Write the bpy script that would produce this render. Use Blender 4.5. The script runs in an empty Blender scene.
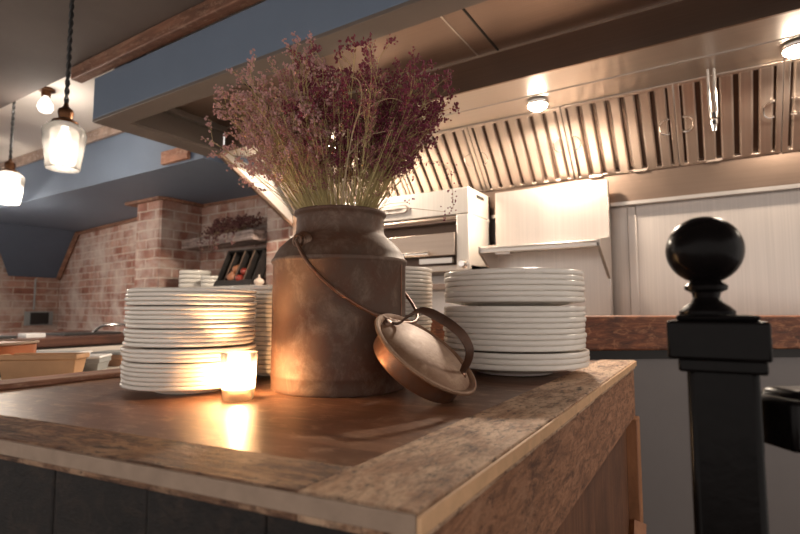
import bpy, bmesh, math, random
from mathutils import Vector, Matrix, Euler
R = math.radians
PI = math.pi
sc = bpy.context.scene
COL = sc.collection

# ------------------------------------------------------------------ helpers
PSI = R(32.0)            # camera yaw against the kitchen wall
CH = 1.10                # camera height
SN, CS = math.sin(PSI), math.cos(PSI)
def cw(x, d, z=0.0):     # right / forward metres on the floor plan -> room coordinates
    return Vector((CS*x - SN*d, SN*x + CS*d, z))

def link(name, me, parent=None, mat=None):
    o = bpy.data.objects.new(name, me)
    COL.objects.link(o)
    if mat is not None and me is not None and hasattr(me, 'materials') and len(me.materials) == 0:
        me.materials.append(mat)
    if parent is not None:
        o.parent = parent
    return o

def obj(name, bm, mat, parent=None, loc=None, rot=None, smooth=35, bevel=0, bseg=2):
    me = bpy.data.meshes.new(name)
    bmesh.ops.recalc_face_normals(bm, faces=bm.faces[:])
    bm.to_mesh(me); bm.free()
    o = link(name, me, parent, mat)
    if loc is not None: o.location = loc
    if rot is not None: o.rotation_euler = rot
    if smooth:
        for p in me.polygons: p.use_smooth = True
        me.set_sharp_from_angle(angle=R(smooth))
    if bevel:
        m = o.modifiers.new('bevel', 'BEVEL'); m.width = bevel; m.segments = bseg; m.limit_method = 'ANGLE'
        m.angle_limit = R(40)
    return o

def thing(name, label, cat, loc=(0, 0, 0), rot=(0, 0, 0), group=None):
    o = bpy.data.objects.new(name, None); COL.objects.link(o)
    o.location = loc; o.rotation_euler = rot; o.empty_display_size = 0.05
    return tag(o, label, cat, group)

def tag(o, label, cat, group=None):
    o['label'] = label; o['category'] = cat
    if group: o['group'] = group
    return o

def struct(name, bm, mat, **k):
    o = obj(name, bm, mat, **k); o['kind'] = 'structure'; return o

def copy_tree(o, parent=None):
    c = o.copy(); COL.objects.link(c)
    if parent is not None: c.parent = parent
    for ch in list(o.children): copy_tree(ch, c)
    return c

def B(): return bmesh.new()

def box(bm, x0, x1, y0, y1, z0, z1, M=None):
    v = [bm.verts.new(Vector(p) if M is None else M @ Vector(p)) for p in
         ((x0,y0,z0),(x1,y0,z0),(x1,y1,z0),(x0,y1,z0),(x0,y0,z1),(x1,y0,z1),(x1,y1,z1),(x0,y1,z1))]
    for f in ((0,3,2,1),(4,5,6,7),(0,1,5,4),(1,2,6,5),(2,3,7,6),(3,0,4,7)):
        bm.faces.new([v[i] for i in f])
    return bm

def prism(bm, pts, z0, z1, M=None):       # polygon in XY swept along Z
    a = [bm.verts.new((M or Matrix()) @ Vector((p[0], p[1], z0))) for p in pts]
    b = [bm.verts.new((M or Matrix()) @ Vector((p[0], p[1], z1))) for p in pts]
    n = len(pts)
    bm.faces.new(a[::-1]); bm.faces.new(b)
    for i in range(n):
        bm.faces.new((a[i], a[(i+1) % n], b[(i+1) % n], b[i]))
    return bm

def prism_x(bm, pts, x0, x1):             # polygon in YZ swept along X
    return prism(bm, pts, x0, x1, Matrix(((0,0,1,0),(1,0,0,0),(0,1,0,0),(0,0,0,1))))

def lathe(bm, prof, seg=48, M=None, close=False):
    M = M or Matrix()
    rings = []
    for r, z in prof:
        if r < 1e-6:
            rings.append([bm.verts.new(M @ Vector((0, 0, z)))])
        else:
            rings.append([bm.verts.new(M @ Vector((r*math.cos(2*PI*i/seg), r*math.sin(2*PI*i/seg), z))) for i in range(seg)])
    pairs = list(zip(rings[:-1], rings[1:]))
    if close: pairs.append((rings[-1], rings[0]))
    for a, b in pairs:
        for i in range(seg):
            j = (i+1) % seg
            if len(a) == 1 and len(b) == 1: continue
            if len(a) == 1: bm.faces.new((a[0], b[i], b[j]))
            elif len(b) == 1: bm.faces.new((a[i], a[j], b[0]))
            else: bm.faces.new((a[i], a[j], b[j], b[i]))
    return bm

def frames(pts):
    pts = [Vector(p) for p in pts]; out = []; up = None
    for i, p in enumerate(pts):
        t = (pts[min(i+1, len(pts)-1)] - pts[max(i-1, 0)]).normalized()
        if up is None:
            up = Vector((0, 0, 1)) if abs(t.z) < .9 else Vector((1, 0, 0))
        n = (up - t*up.dot(t)).normalized(); up = n
        out.append((p, t, n, t.cross(n)))
    return out

def tube(bm, pts, r, seg=8, cap=True, flat=None, twist=0):
    rs = r if isinstance(r, (list, tuple)) else [r]*len(pts)
    rings = []
    for k, (p, t, n, b) in enumerate(frames(pts)):
        rn, rb = rs[k], rs[k]
        if flat:
            rn, rb = flat[k]; n, b = n*math.cos(twist)+b*math.sin(twist), b*math.cos(twist)-n*math.sin(twist)
        rings.append([bm.verts.new(p + n*rn*math.cos(2*PI*i/seg) + b*rb*math.sin(2*PI*i/seg)) for i in range(seg)])
    for a, b in zip(rings[:-1], rings[1:]):
        for i in range(seg):
            bm.faces.new((a[i], a[(i+1) % seg], b[(i+1) % seg], b[i]))
    if cap:
        bm.faces.new(rings[0][::-1]); bm.faces.new(rings[-1])
    return bm

def spline(ctrl, n=8):                    # Catmull-Rom
    P = [Vector(c) for c in ctrl]; P = [P[0]*2-P[1]] + P + [P[-1]*2-P[-2]]
    out = []
    for i in range(1, len(P)-2):
        for k in range(n):
            t = k/n
            out.append(.5*((2*P[i]) + (P[i+1]-P[i-1])*t + (2*P[i-1]-5*P[i]+4*P[i+1]-P[i+2])*t*t + (3*P[i]-P[i-1]-3*P[i+1]+P[i+2])*t**3))
    out.append(P[-2]); return out

# ------------------------------------------------------------------ materials
def srgb(r, g, b):
    f = lambda c: (c/255/12.92) if c/255 <= .04045 else ((c/255+.055)/1.055)**2.4
    return (f(r), f(g), f(b), 1)

class NT:
    def __init__(s, name):
        s.m = bpy.data.materials.new(name); s.m.use_nodes = True
        s.t = s.m.node_tree; s.n = s.t.nodes; s.b = s.n['Principled BSDF']; s.out = s.n['Material Output']
    def add(s, typ, **kw):
        n = s.n.new(typ)
        for k, v in kw.items():
            if k in n.inputs.keys(): n.inputs[k].default_value = v
            else: setattr(n, k, v)
        return n
    def l(s, a, b): s.t.links.new(a, b)
    def coord(s, scale=(1, 1, 1), rot=(0, 0, 0), src='Object'):
        tc = s.add('ShaderNodeTexCoord'); mp = s.add('ShaderNodeMapping')
        mp.inputs['Scale'].default_value = scale; mp.inputs['Rotation'].default_value = rot
        s.l(tc.outputs[src], mp.inputs['Vector']); return mp.outputs['Vector']
    def noise(s, vec, scale=5, detail=6, rough=.6, dist=0):
        n = s.add('ShaderNodeTexNoise'); n.inputs['Scale'].default_value = scale
        n.inputs['Detail'].default_value = detail; n.inputs['Roughness'].default_value = rough
        n.inputs['Distortion'].default_value = dist
        s.l(vec, n.inputs['Vector']); return n.outputs['Fac']
    def ramp(s, fac, stops):
        r = s.add('ShaderNodeValToRGB'); e = r.color_ramp.elements
        while len(e) < len(stops): e.new(.5)
        for q, (p, c) in zip(e, stops): q.position = p; q.color = c
        s.l(fac, r.inputs['Fac']); return r.outputs['Color']
    def mix(s, fac, a, b, mode='MIX'):
        m = s.add('ShaderNodeMix', data_type='RGBA', blend_type=mode)
        for sock, v in ((m.inputs['Factor'], fac), (m.inputs['A'], a), (m.inputs['B'], b)): pass
        ins = [i for i in m.inputs if i.enabled]
        for i, v in zip((0, 1, 2), (fac, a, b)):
            if hasattr(v, 'is_output') or isinstance(v, bpy.types.NodeSocket): s.l(v, ins[i])
            else: ins[i].default_value = v
        return [o for o in m.outputs if o.enabled][0]
    def bump(s, h, strength=.3, dist=.01):
        b = s.add('ShaderNodeBump'); b.inputs['Strength'].default_value = strength; b.inputs['Distance'].default_value = dist
        s.l(h, b.inputs['Height']); s.l(b.outputs['Normal'], s.b.inputs['Normal'])
    def set(s, **kw):
        for k, v in kw.items():
            k = k.replace('_', ' ')
            if isinstance(v, bpy.types.NodeSocket): s.l(v, s.b.inputs[k])
            else: s.b.inputs[k].default_value = v
        return s

def plain(name, col, rough=.5, metal=0, var=.12, scale=8, bump=0):
    t = NT(name); v = t.coord(); f = t.noise(v, scale)
    a = tuple(c*(1-var) for c in col[:3])+(1,); b = tuple(min(1, c*(1+var)) for c in col[:3])+(1,)
    t.set(Base_Color=t.ramp(f, [(.3, a), (.7, b)]), Roughness=rough, Metallic=metal)
    if bump: t.bump(f, bump, .004)
    return t.m

def wood(name, dark, mid, light, rough=.6, grain=28, along=1.6, wear=.0, wearcol=None, bump=.35, axis='x', dist=1.2):
    t = NT(name)
    S = {'x': (along, grain, grain), 'y': (grain, along, grain), 'z': (grain, grain, along)}[axis]
    v = t.coord(S); f = t.noise(v, 1.0, 9, .68, dist)
    v2 = t.coord((3, 3, 3)); g = t.noise(v2, 2.2, 5, .6, .4)
    c = t.ramp(f, [(.28, dark), (.5, mid), (.74, light)])
    shade = t.ramp(g, [(.3, (.55, .55, .55, 1)), (.72, (1.12, 1.1, 1.08, 1))])
    c = t.mix(1.0, c, shade, 'MULTIPLY')
    if wear:
        v3 = t.coord((7, 14, 14) if axis == 'x' else (14, 7, 14)); w = t.noise(v3, 3.0, 10, .78, .6)
        wf = t.ramp(w, [(.56-wear*.2, (0, 0, 0, 1)), (.66, (1, 1, 1, 1))])
        c = t.mix(wf, c, wearcol)
    t.set(Base_Color=c, Roughness=rough)
    t.bump(f, bump, .004)
    return t.m

def steel(name, col=(.60, .56, .53, 1), rough=.32, axis='z', streak=.10, bump=.05):
    t = NT(name)
    S = {'x': (1.5, 160, 160), 'z': (160, 160, 1.5), 'y': (160, 1.5, 160)}[axis]
    f = t.noise(t.coord(S), 1.0, 4, .6)
    g = t.noise(t.coord((1, 1, 1)), 3.0, 5, .6, .3)
    rr = t.add('ShaderNodeMapRange'); rr.inputs['To Min'].default_value = rough-streak; rr.inputs['To Max'].default_value = rough+streak
    t.l(g, rr.inputs['Value'])
    a = tuple(c*.88 for c in col[:3])+(1,)
    t.set(Base_Color=t.ramp(f, [(.3, a), (.7, col)]), Metallic=.95, Roughness=rr.outputs['Result'])
    t.bump(f, bump, .002)
    return t.m

M = {}
M['plate'] = plain('ceramic_white', srgb(238, 230, 220), .2, 0, .03, 30)
M['bowl'] = plain('ceramic_bowl', srgb(226, 220, 210), .22, 0, .03, 30)
M['top'] = wood('worn_tabletop', srgb(88, 58, 45), srgb(126, 90, 70), srgb(160, 122, 98), .34, 22, 1.4, .24, srgb(170, 136, 112), .10, 'x')
def roughwood(name, dark, mid, light, pale, palecut, bump=1.0, grain=90, along=10):
    t = NT(name)
    f = t.noise(t.coord((along, grain, grain)), 1.0, 8, .7, 1.6)
    blot = t.noise(t.coord((6, 10, 10)), 2.2, 8, .72, .5)
    speck = t.noise(t.coord((70, 130, 130)), 1.0, 6, .75)
    big = t.noise(t.coord((18, 40, 40)), 1.0, 8, .75, 1.0)
    c = t.ramp(f, [(.30, dark), (.50, mid), (.70, light)])
    c = t.mix(t.ramp(blot, [(palecut, (0,0,0,1)), (palecut+.12, (.85,.85,.85,1))]), c, pale)
    c = t.mix(t.ramp(big, [(.34, (.9,.9,.9,1)), (.46, (0,0,0,1))]), c, dark)
    c = t.mix(t.ramp(speck, [(.36, (.9,.9,.9,1)), (.46, (0,0,0,1))]), c, dark)
    t.set(Base_Color=c, Roughness=.68)
    h = t.mix(.5, f, speck); t.bump(h, bump, .005)
    return t.m
M['rough'] = roughwood('rough_reclaimed_plank', srgb(44, 27, 18), srgb(118, 84, 62), srgb(170, 130, 100), srgb(176, 142, 114), .50)
M['rough_right'] = roughwood('rough_pale_plank', srgb(62, 40, 28), srgb(156, 116, 88), srgb(196, 156, 124), srgb(206, 172, 142), .42)
M['rough_side'] = roughwood('side_plank', srgb(78, 48, 32), srgb(142, 98, 70), srgb(178, 130, 98), srgb(164, 122, 94), .55, .6, 60, 14)
M['sawn'] = plain('sawn_edge', srgb(154, 132, 114), .7, 0, .14, 40, .2)
M['sawnwarm'] = plain('warm_sawn_edge', srgb(206, 164, 124), .65, 0, .12, 40, .2)
M['bark'] = roughwood('dark_apron', srgb(8, 6, 5), srgb(26, 19, 16), srgb(52, 39, 32), srgb(58, 45, 37), .58, 1.0, 40, 30)
M['panel'] = wood('side_panel_wood', srgb(70, 44, 30), srgb(108, 70, 48), srgb(138, 96, 68), .5, 30, 1.2, .12, srgb(120, 84, 62), .2, 'z')
M['post'] = wood('corner_post_wood', srgb(116, 72, 42), srgb(158, 104, 66), srgb(186, 132, 90), .55, 20, 1.4, 0, None, .2, 'z')
M['ledge'] = wood('ledge_timber', srgb(44, 22, 12), srgb(122, 68, 40), srgb(182, 116, 74), .6, 40, 6.0, .2, srgb(176, 120, 82), .7, 'x', 1.6)
M['trimwood'] = wood('trim_wood', srgb(92, 58, 44), srgb(144, 100, 78), srgb(184, 142, 118), .65, 22, 1.2, .2, srgb(172, 138, 116), .4, 'x')
M['patch'] = wood('patch_wood', srgb(140, 92, 70), srgb(182, 126, 98), srgb(206, 160, 134), .7, 26, 2.0, .2, srgb(206, 170, 146), .4, 'x')
M['palewood'] = wood('pale_trim_wood', srgb(136, 112, 100), srgb(176, 152, 138), srgb(204, 184, 170), .7, 22, 1.2, .2, srgb(206, 190, 178), .3, 'x')
M['darkwood'] = wood('counter_wood', srgb(50, 26, 18), srgb(94, 54, 38), srgb(130, 84, 62), .5, 20, 1.4, 0, None, .2, 'y')
M['shelfwood'] = wood('shelf_timber', srgb(90, 72, 66), srgb(160, 142, 136), srgb(206, 192, 186), .7, 20, 1.6, .25, srgb(70, 52, 46), .8, 'x')
M['steel'] = steel('brushed_steel', (.63, .56, .51, 1), .40, 'z', .08, .02)
M['steel_h'] = steel('brushed_steel_horizontal', (.66, .60, .55, 1), .34, 'x')
M['steel_matte'] = steel('matte_steel', (.72, .67, .62, 1), .62, 'z', .06, .02)
M['steel_dull'] = steel('dull_steel', (.46, .37, .31, 1), .42, 'x')
M['steel_brown'] = steel('brown_steel', (.30, .215, .17, 1), .38, 'x', .14)  # darker brown steel for hood panels and small parts
M['steel_slat'] = steel('filter_steel', (.56, .46, .39, 1), .40, 'y', .14)
M['steel_darkbrown'] = steel('dark_brown_steel', (.13, .09, .07, 1), .42, 'y', .1)  # very dark brown steel for filter backs and broiler cavity
M['gutter'] = steel('gutter_steel', (.24, .17, .13, 1), .36, 'x', .1)
M['black_gap'] = plain('matte_black', (.012, .010, .009, 1), .7)  # plain black for joints, slots, wick and the strip under the ledge
M['chrome'] = plain('chrome', (.78, .74, .70, 1), .14, 1, .03)
M['newel'] = plain('black_gloss_iron', (.005, .004, .004, 1), .26, .2, .25, 60, .12)
M['newel'].node_tree.nodes['Principled BSDF'].inputs['Specular IOR Level'].default_value = .09
M['newel'].node_tree.nodes['Principled BSDF'].inputs['Metallic'].default_value = 0
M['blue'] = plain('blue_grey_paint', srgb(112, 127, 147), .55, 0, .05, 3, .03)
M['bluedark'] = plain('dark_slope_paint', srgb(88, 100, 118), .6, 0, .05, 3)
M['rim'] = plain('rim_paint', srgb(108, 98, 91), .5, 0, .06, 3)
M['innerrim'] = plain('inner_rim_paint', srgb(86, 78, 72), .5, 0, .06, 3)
M['ceil'] = plain('ceiling_plaster', srgb(98, 88, 83), .8, 0, .10, 2.5, .06)
M['white'] = plain('white_ceiling_boards', srgb(232, 224, 216), .7, 0, .03, 3)
M['grey'] = plain('grey_partition', srgb(108, 101, 98), .5, 0, .05, 4)
M['floor'] = wood('floor_boards', srgb(44, 32, 26), srgb(74, 54, 44), srgb(100, 76, 62), .5, 9, 1.0, 0, None, .2, 'y')
M['tan'] = plain('tan_cardboard', srgb(192, 150, 112), .75, 0, .10, 16, .12)
M['copper'] = plain('brown_tray', srgb(158, 92, 56), .4, 0, .12, 10)
M['lidwhite'] = plain('white_plastic', srgb(228, 226, 224), .4, 0, .03)
M['greybox'] = plain('grey_plastic', srgb(150, 154, 154), .35, 0, .08)
M['worktop'] = plain('pale_worktop', srgb(214, 204, 192), .4, 0, .05)
M['beige'] = plain('beige_lid', srgb(168, 130, 104), .6, 0, .12)
M['brass'] = plain('aged_brass', srgb(96, 64, 42), .38, .9, .25, 40)
M['blackplastic'] = plain('black_plastic', (.02, .02, .02, 1), .4)
M['crate'] = wood('black_crate', srgb(16, 13, 12), srgb(34, 28, 25), srgb(60, 52, 48), .6, 18, 1.4, 0, None, .3, 'x')
M['crate_edge'] = plain('crate_edge', srgb(104, 84, 70), .6)
M['onion'] = plain('onion_skin', srgb(158, 104, 72), .45, 0, .22, 30)
M['tomato'] = plain('tomato_skin', srgb(136, 52, 40), .25, 0, .12, 10)
M['garlic'] = plain('garlic_skin', srgb(214, 196, 180), .6, 0, .12, 40)
M['stemgreen'] = plain('dried_stem', srgb(176, 158, 108), .7, 0, .45, 30)
M['twig'] = plain('bare_twig', srgb(168, 146, 116), .7, 0, .15, 40)
M['pale'] = plain('petal_pale_pink', srgb(184, 142, 140), .7, 0, .28, 60)
M['mauve'] = plain('petal_mauve', srgb(150, 92, 94), .7, 0, .32, 60)
M['plum'] = plain('petal_plum', srgb(122, 48, 68), .7, 0, .40, 60)
M['dryleaf'] = plain('dried_leaf', srgb(104, 62, 60), .7, 0, .45, 40)
M['wax'] = None

def rust(name, base, rustc, pale, metal, rough, amount=.5, scale=5.0):
    t = NT(name); v = t.coord()
    a = t.noise(v, scale, 10, .68, .5); b = t.noise(v, scale*7, 8, .7); c3 = t.noise(t.coord((1, 1, .8)), scale*1.6, 10, .75, .4)
    c = t.mix(t.ramp(a, [(.5-amount*.25, (0,0,0,1)), (.5+amount*.3, (1,1,1,1))]), base, rustc)
    c = t.mix(t.ramp(c3, [(.50, (0,0,0,1)), (.76, (.65,.65,.65,1))]), c, pale)
    c = t.mix(t.ramp(b, [(.60, (0,0,0,1)), (.74, (.7,.7,.7,1))]), c, rustc)
    rr = t.add('ShaderNodeMapRange'); rr.inputs['To Min'].default_value = rough-.12; rr.inputs['To Max'].default_value = rough+.14
    t.l(b, rr.inputs['Value'])
    t.set(Base_Color=c, Metallic=metal, Roughness=rr.outputs['Result']); t.bump(b, .10, .003)
    return t.m
M['can'] = rust('rusted_milk_can', srgb(86, 70, 59), srgb(90, 52, 33), srgb(142, 124, 108), .25, .60, .8, 13)
M['lid'] = rust('rusted_lid', srgb(146, 116, 92), srgb(112, 72, 48), srgb(182, 156, 130), .25, .55, .7, 16)
M['lidside'] = rust('rusted_lid_side', srgb(120, 98, 84), srgb(140, 86, 54), srgb(176, 150, 130), .6, .38, .6, 10)
M['wire'] = rust('rusted_wire', srgb(104, 80, 66), srgb(112, 70, 48), srgb(146, 124, 108), .7, .4, .5, 20)

M['strap'] = rust('dark_strap', srgb(72, 54, 44), srgb(86, 54, 36), srgb(112, 90, 76), .6, .42, .5, 20)
def brick(name, sc_=1.0, dark=1.0):
    t = NT(name)
    tc = t.add('ShaderNodeTexCoord'); sx = t.add('ShaderNodeSeparateXYZ'); cb = t.add('ShaderNodeCombineXYZ')
    t.l(tc.outputs['Object'], sx.inputs[0]); t.l(sx.outputs['X'], cb.inputs['X']); t.l(sx.outputs['Z'], cb.inputs['Y'])
    nz = t.add('ShaderNodeTexNoise'); nz.inputs['Scale'].default_value = 6; t.l(cb.outputs[0], nz.inputs['Vector'])
    vm = t.add('ShaderNodeVectorMath', operation='MULTIPLY_ADD'); t.l(nz.outputs['Color'], vm.inputs[0]); vm.inputs[1].default_value = (.018, .018, 0)
    t.l(cb.outputs[0], vm.inputs[2])
    br = t.add('ShaderNodeTexBrick'); t.l(vm.outputs[0], br.inputs['Vector'])
    br.inputs['Scale'].default_value = 1/sc_; br.inputs['Brick Width'].default_value = .225; br.inputs['Row Height'].default_value = .077
    br.inputs['Mortar Size'].default_value = .008; br.inputs['Mortar Smooth'].default_value = .4; br.inputs['Bias'].default_value = -.1
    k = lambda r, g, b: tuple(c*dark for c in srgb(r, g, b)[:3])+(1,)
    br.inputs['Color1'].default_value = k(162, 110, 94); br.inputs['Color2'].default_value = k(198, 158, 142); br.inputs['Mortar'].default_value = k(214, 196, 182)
    f = t.noise(cb.outputs[0], 9, 8, .7)
    c = t.mix(1.0, br.outputs['Color'], t.ramp(f, [(.3, (.66,.62,.6,1)), (.7, (1.15,1.12,1.1,1))]), 'MULTIPLY')
    g = t.noise(cb.outputs[0], 2.6, 8, .65, .5)
    c = t.mix(t.ramp(g, [(.42, (0,0,0,1)), (.64, (.85,.85,.85,1))]), c, k(220, 206, 196))
    t.set(Base_Color=c, Roughness=.85)
    h = t.mix(.5, br.outputs['Fac'], f)
    inv = t.add('ShaderNodeInvert'); t.l(h, inv.inputs['Color'])
    t.bump(inv.outputs[0], .7, .012)
    return t.m
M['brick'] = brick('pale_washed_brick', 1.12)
M['brickdark'] = brick('darkened_brick', 1.12, .80)  # same brick darkened: shade of recess and pillar side put into its colour

def thin_glass(name, col, trans, diffuse, rough=.05):
    t = NT(name); n = t.n; n.remove(t.b)
    tr = t.add('ShaderNodeBsdfTransparent', Color=col); tl = t.add('ShaderNodeBsdfTranslucent', Color=col)
    df = t.add('ShaderNodeBsdfDiffuse', Color=col); gl = t.add('ShaderNodeBsdfGlossy', Roughness=rough)
    m0 = t.add('ShaderNodeMixShader', Fac=.35); t.l(tl.outputs[0], m0.inputs[1]); t.l(df.outputs[0], m0.inputs[2])
    m1 = t.add('ShaderNodeMixShader', Fac=diffuse/(trans+diffuse)); t.l(tr.outputs[0], m1.inputs[1]); t.l(m0.outputs[0], m1.inputs[2])
    fr = t.add('ShaderNodeFresnel', IOR=1.45); m2 = t.add('ShaderNodeMixShader')
    t.l(fr.outputs[0], m2.inputs[0]); t.l(m1.outputs[0], m2.inputs[1]); t.l(gl.outputs[0], m2.inputs[2])
    t.l(m2.outputs[0], t.out.inputs['Surface']); return t.m
M['shade'] = thin_glass('frosted_shade_glass', (.97, .94, .90, 1), .66, .34, .12)
M['glass'] = thin_glass('tumbler_glass', (.98, .95, .92, 1), .6, .4, .06)

def emit(name, col, strength):
    t = NT(name); t.n.remove(t.b); e = t.add('ShaderNodeEmission', Color=col, Strength=strength)
    t.l(e.outputs[0], t.out.inputs['Surface']); return t.m
M['bulb'] = emit('bulb_glow', (1, .90, .80, 1), 3.2)
M['lamp'] = emit('hood_lamp_glow', (1, .82, .64, 1), 60)
M['dimbulb'] = emit('dim_bulb_glow', (1, .90, .80, 1), 2.2)
M['flame'] = emit('flame_glow', (1, .58, .27, 1), 1900)
def waxmat():
    t = NT('candle_wax'); t.n.remove(t.b)
    col = srgb(252, 240, 220)
    tl = t.add('ShaderNodeBsdfTranslucent', Color=col); df = t.add('ShaderNodeBsdfDiffuse', Color=col); m = t.add('ShaderNodeMixShader', Fac=.4)
    t.l(tl.outputs[0], m.inputs[1]); t.l(df.outputs[0], m.inputs[2]); t.l(m.outputs[0], t.out.inputs['Surface']); return t.m
M['wax'] = waxmat()

# ------------------------------------------------------------------ setting
Z_CEIL = 2.42; Y_F = 1.347; Z_RIM = 2.10; X_HL = -2.77; WALLY = 2.76
struct('floor', box(B(), -8.5, 3.0, -3.0, 4.2, -.08, 0), M['floor'])
struct('ceiling', box(B(), -8.5, 3.0, -2.2, Y_F, Z_CEIL, Z_CEIL+.14), M['ceil'])
struct('ceiling', box(B(), -8.5, 3.0, Y_F-.02, 2.12, 2.52, 2.62, Matrix.Translation((0, .02, .0))), M['white'])
# blue beam face with its trim, then the lower blue soffit behind it
struct('trim_1', box(B(), -8.5, -2.79, 2.05, 2.20, 2.08, 2.52), M['blue'])
struct('ceiling', box(B(), -8.5, -2.62, 2.20, 3.9, 2.08, 2.20), M['blue'])
struct('trim_2', box(B(), -4.25, 1.46, -.012, .012, -.045, .045), M['palewood'], loc=(-4.25, 2.035, 2.472), bevel=.004)
struct('trim_3', box(B(), -.147, .147, -.014, .014, -.045, .045), M['patch'], loc=(-3.066, 2.034, 2.138), bevel=.004)
# timber trim between ceiling and the blue bulkhead
struct('trim_4', box(B(), -2.3, 2.3, -.03, .03, -.036, .036), M['trimwood'], loc=(-.64, Y_F-.012, 2.384), bevel=.006)
# bulkhead: front fascia, left return, bottom rim (one boxed soffit round the hood)
bm = B()
box(bm, X_HL, 1.7, Y_F, Y_F+.10, Z_RIM+.004, 2.33)
box(bm, X_HL, X_HL+.13, Y_F+.10, 2.07, Z_RIM+.004, 2.52)
struct('trim_5', bm, M['blue'], bevel=.003)
bm = B()
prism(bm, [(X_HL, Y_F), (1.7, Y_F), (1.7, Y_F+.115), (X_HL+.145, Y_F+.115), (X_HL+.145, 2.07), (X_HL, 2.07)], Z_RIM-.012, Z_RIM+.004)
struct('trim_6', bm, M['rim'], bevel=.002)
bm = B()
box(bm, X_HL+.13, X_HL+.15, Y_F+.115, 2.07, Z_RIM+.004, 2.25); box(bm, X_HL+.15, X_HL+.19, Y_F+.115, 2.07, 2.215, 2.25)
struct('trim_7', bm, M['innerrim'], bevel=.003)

# walls
struct('wall_back', box(B(), -2.655, 3.0, WALLY, WALLY+.12, 0, 2.6), M['steel'])
def seg_wall(name, p, q, z0, z1, th, mat):
    p = Vector(p); q = Vector(q); d = q-p; a = math.atan2(d.y, d.x)
    return struct(name, box(B(), 0, d.length, 0, th, z0, z1), mat, loc=(p.x, p.y, 0), rot=(0, 0, a))
W1 = (-7.46, 3.325); W0 = (-4.40, 2.967)
seg_wall('wall_rear', W1, W0, 0, 2.08, .15, M['brick'])
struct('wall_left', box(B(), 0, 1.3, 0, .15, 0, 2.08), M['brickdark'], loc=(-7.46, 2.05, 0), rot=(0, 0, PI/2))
# pillar beside the shelf recess, recess wall, second pillar by the hood
bm = box(B(), -.17, .17, 0, .42, 0, 2.08)
struct('wall_pillar', bm, M['brick'], loc=(-4.275, 2.59, 0))
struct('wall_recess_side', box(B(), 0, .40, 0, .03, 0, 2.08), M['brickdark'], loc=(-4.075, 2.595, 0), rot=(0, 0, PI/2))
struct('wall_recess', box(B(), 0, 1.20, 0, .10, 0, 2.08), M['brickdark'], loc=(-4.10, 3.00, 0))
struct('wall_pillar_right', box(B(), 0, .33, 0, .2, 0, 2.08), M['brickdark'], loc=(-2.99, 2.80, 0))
struct('trim_8', prism(B(), [(-4.59, 2.55), (-4.07, 2.55), (-4.03, 2.62), (-4.03, 3.0), (-4.59, 3.0)], 2.052, 2.08), M['trimwood'], bevel=.004)
struct('trim_9', box(B(), 0, 1.1, -.02, 0, 2.055, 2.08), M['trimwood'], loc=(-4.03, 3.0, 0))
d = Vector(W0)-Vector(W1); aw = math.atan2(d.y, d.x)
struct('trim_10', box(B(), .62, d.length, -.03, 0, 2.045, 2.08), M['trimwood'], loc=(W1[0], W1[1], 0), rot=(0, 0, aw))
# sloping boxed-in underside in the far corner with its timber edge
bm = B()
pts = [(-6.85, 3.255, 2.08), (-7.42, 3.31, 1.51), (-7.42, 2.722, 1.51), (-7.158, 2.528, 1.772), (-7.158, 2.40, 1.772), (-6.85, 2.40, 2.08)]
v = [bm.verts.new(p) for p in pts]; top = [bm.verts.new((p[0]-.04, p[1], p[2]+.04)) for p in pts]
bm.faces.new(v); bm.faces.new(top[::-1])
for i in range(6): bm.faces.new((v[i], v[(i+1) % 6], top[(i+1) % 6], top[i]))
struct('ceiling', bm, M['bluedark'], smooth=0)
bm = B(); tube(bm, [(-6.84, 3.225, 2.07), (-7.43, 3.292, 1.50)], .035, 4)
struct('trim_11', bm, M['trimwood'], smooth=0)

# partition carrying the timber ledge behind the table
LG0 = cw(-.12, 1.53); LG1 = cw(1.75, 1.74); ld = LG1-LG0; la = math.atan2(ld.y, ld.x); LL = ld.length
struct('wall_partition', box(B(), 0, LL, .02, .12, 0, .968), M['grey'], loc=LG0, rot=(0, 0, la))
led = tag(obj('timber_ledge', box(B(), 0, LL, 0, .17, .968, 1.077), M['ledge'], loc=LG0, rot=(0, 0, la), bevel=.006),
          'long reclaimed timber ledge capping the grey partition behind the table', 'ledge')
struct('trim_12', box(B(), 0, LL, .008, .02, .94, .968), M['black_gap'], loc=LG0, rot=(0, 0, la))
# wall seams
struct('trim_13', box(B(), -.02, .02, -.012, 0, .9, 1.615), M['steel'], loc=(-.343, WALLY, 0), bevel=.003)

# ------------------------------------------------------------------ table (island counter)
ZT = .955
A = Vector((-.184, .318)); Bk = Vector((-.200, 1.560)); Cc = Vector((-1.16, 1.13)); D = Vector((-1.16, .189))
tbl = thing('island_table', 'reclaimed wood island table with rough plank border, holding plates and milk can', 'table', (-.65, .8, 0))
def tpart(name, bm, mat, org=(0, 0, 0), rz=0, parent=None, **k):
    par = parent or tbl
    o = obj(name, bm, mat, par, **k)
    o.matrix_parent_inverse = Matrix.Identity(4)
    o.location = Vector(org) - tbl.location; o.rotation_euler = (0, 0, rz); return o
def loc2(pts, org, rz):
    c, s = math.cos(-rz), math.sin(-rz)
    return [((p[0]-org[0])*c-(p[1]-org[1])*s, (p[0]-org[0])*s+(p[1]-org[1])*c) for p in pts]
fa = math.atan2(A.y-D.y, A.x-D.x); ra = math.atan2(Bk.y-A.y, Bk.x-A.x)
fin = Vector((-math.sin(fa), math.cos(fa)))*.072     # front border depth
ri0 = Vector((-.286, .304)); ri1 = Vector((-.285, 1.522))
F0 = D+fin; F1 = Vector((-.286, D.y+fin.y+(-.286-D.x-fin.x)*math.tan(fa)))
lin0 = Vector((-1.075, F0.y+.01)); lin1 = Vector((-1.075, 1.168))
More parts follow.
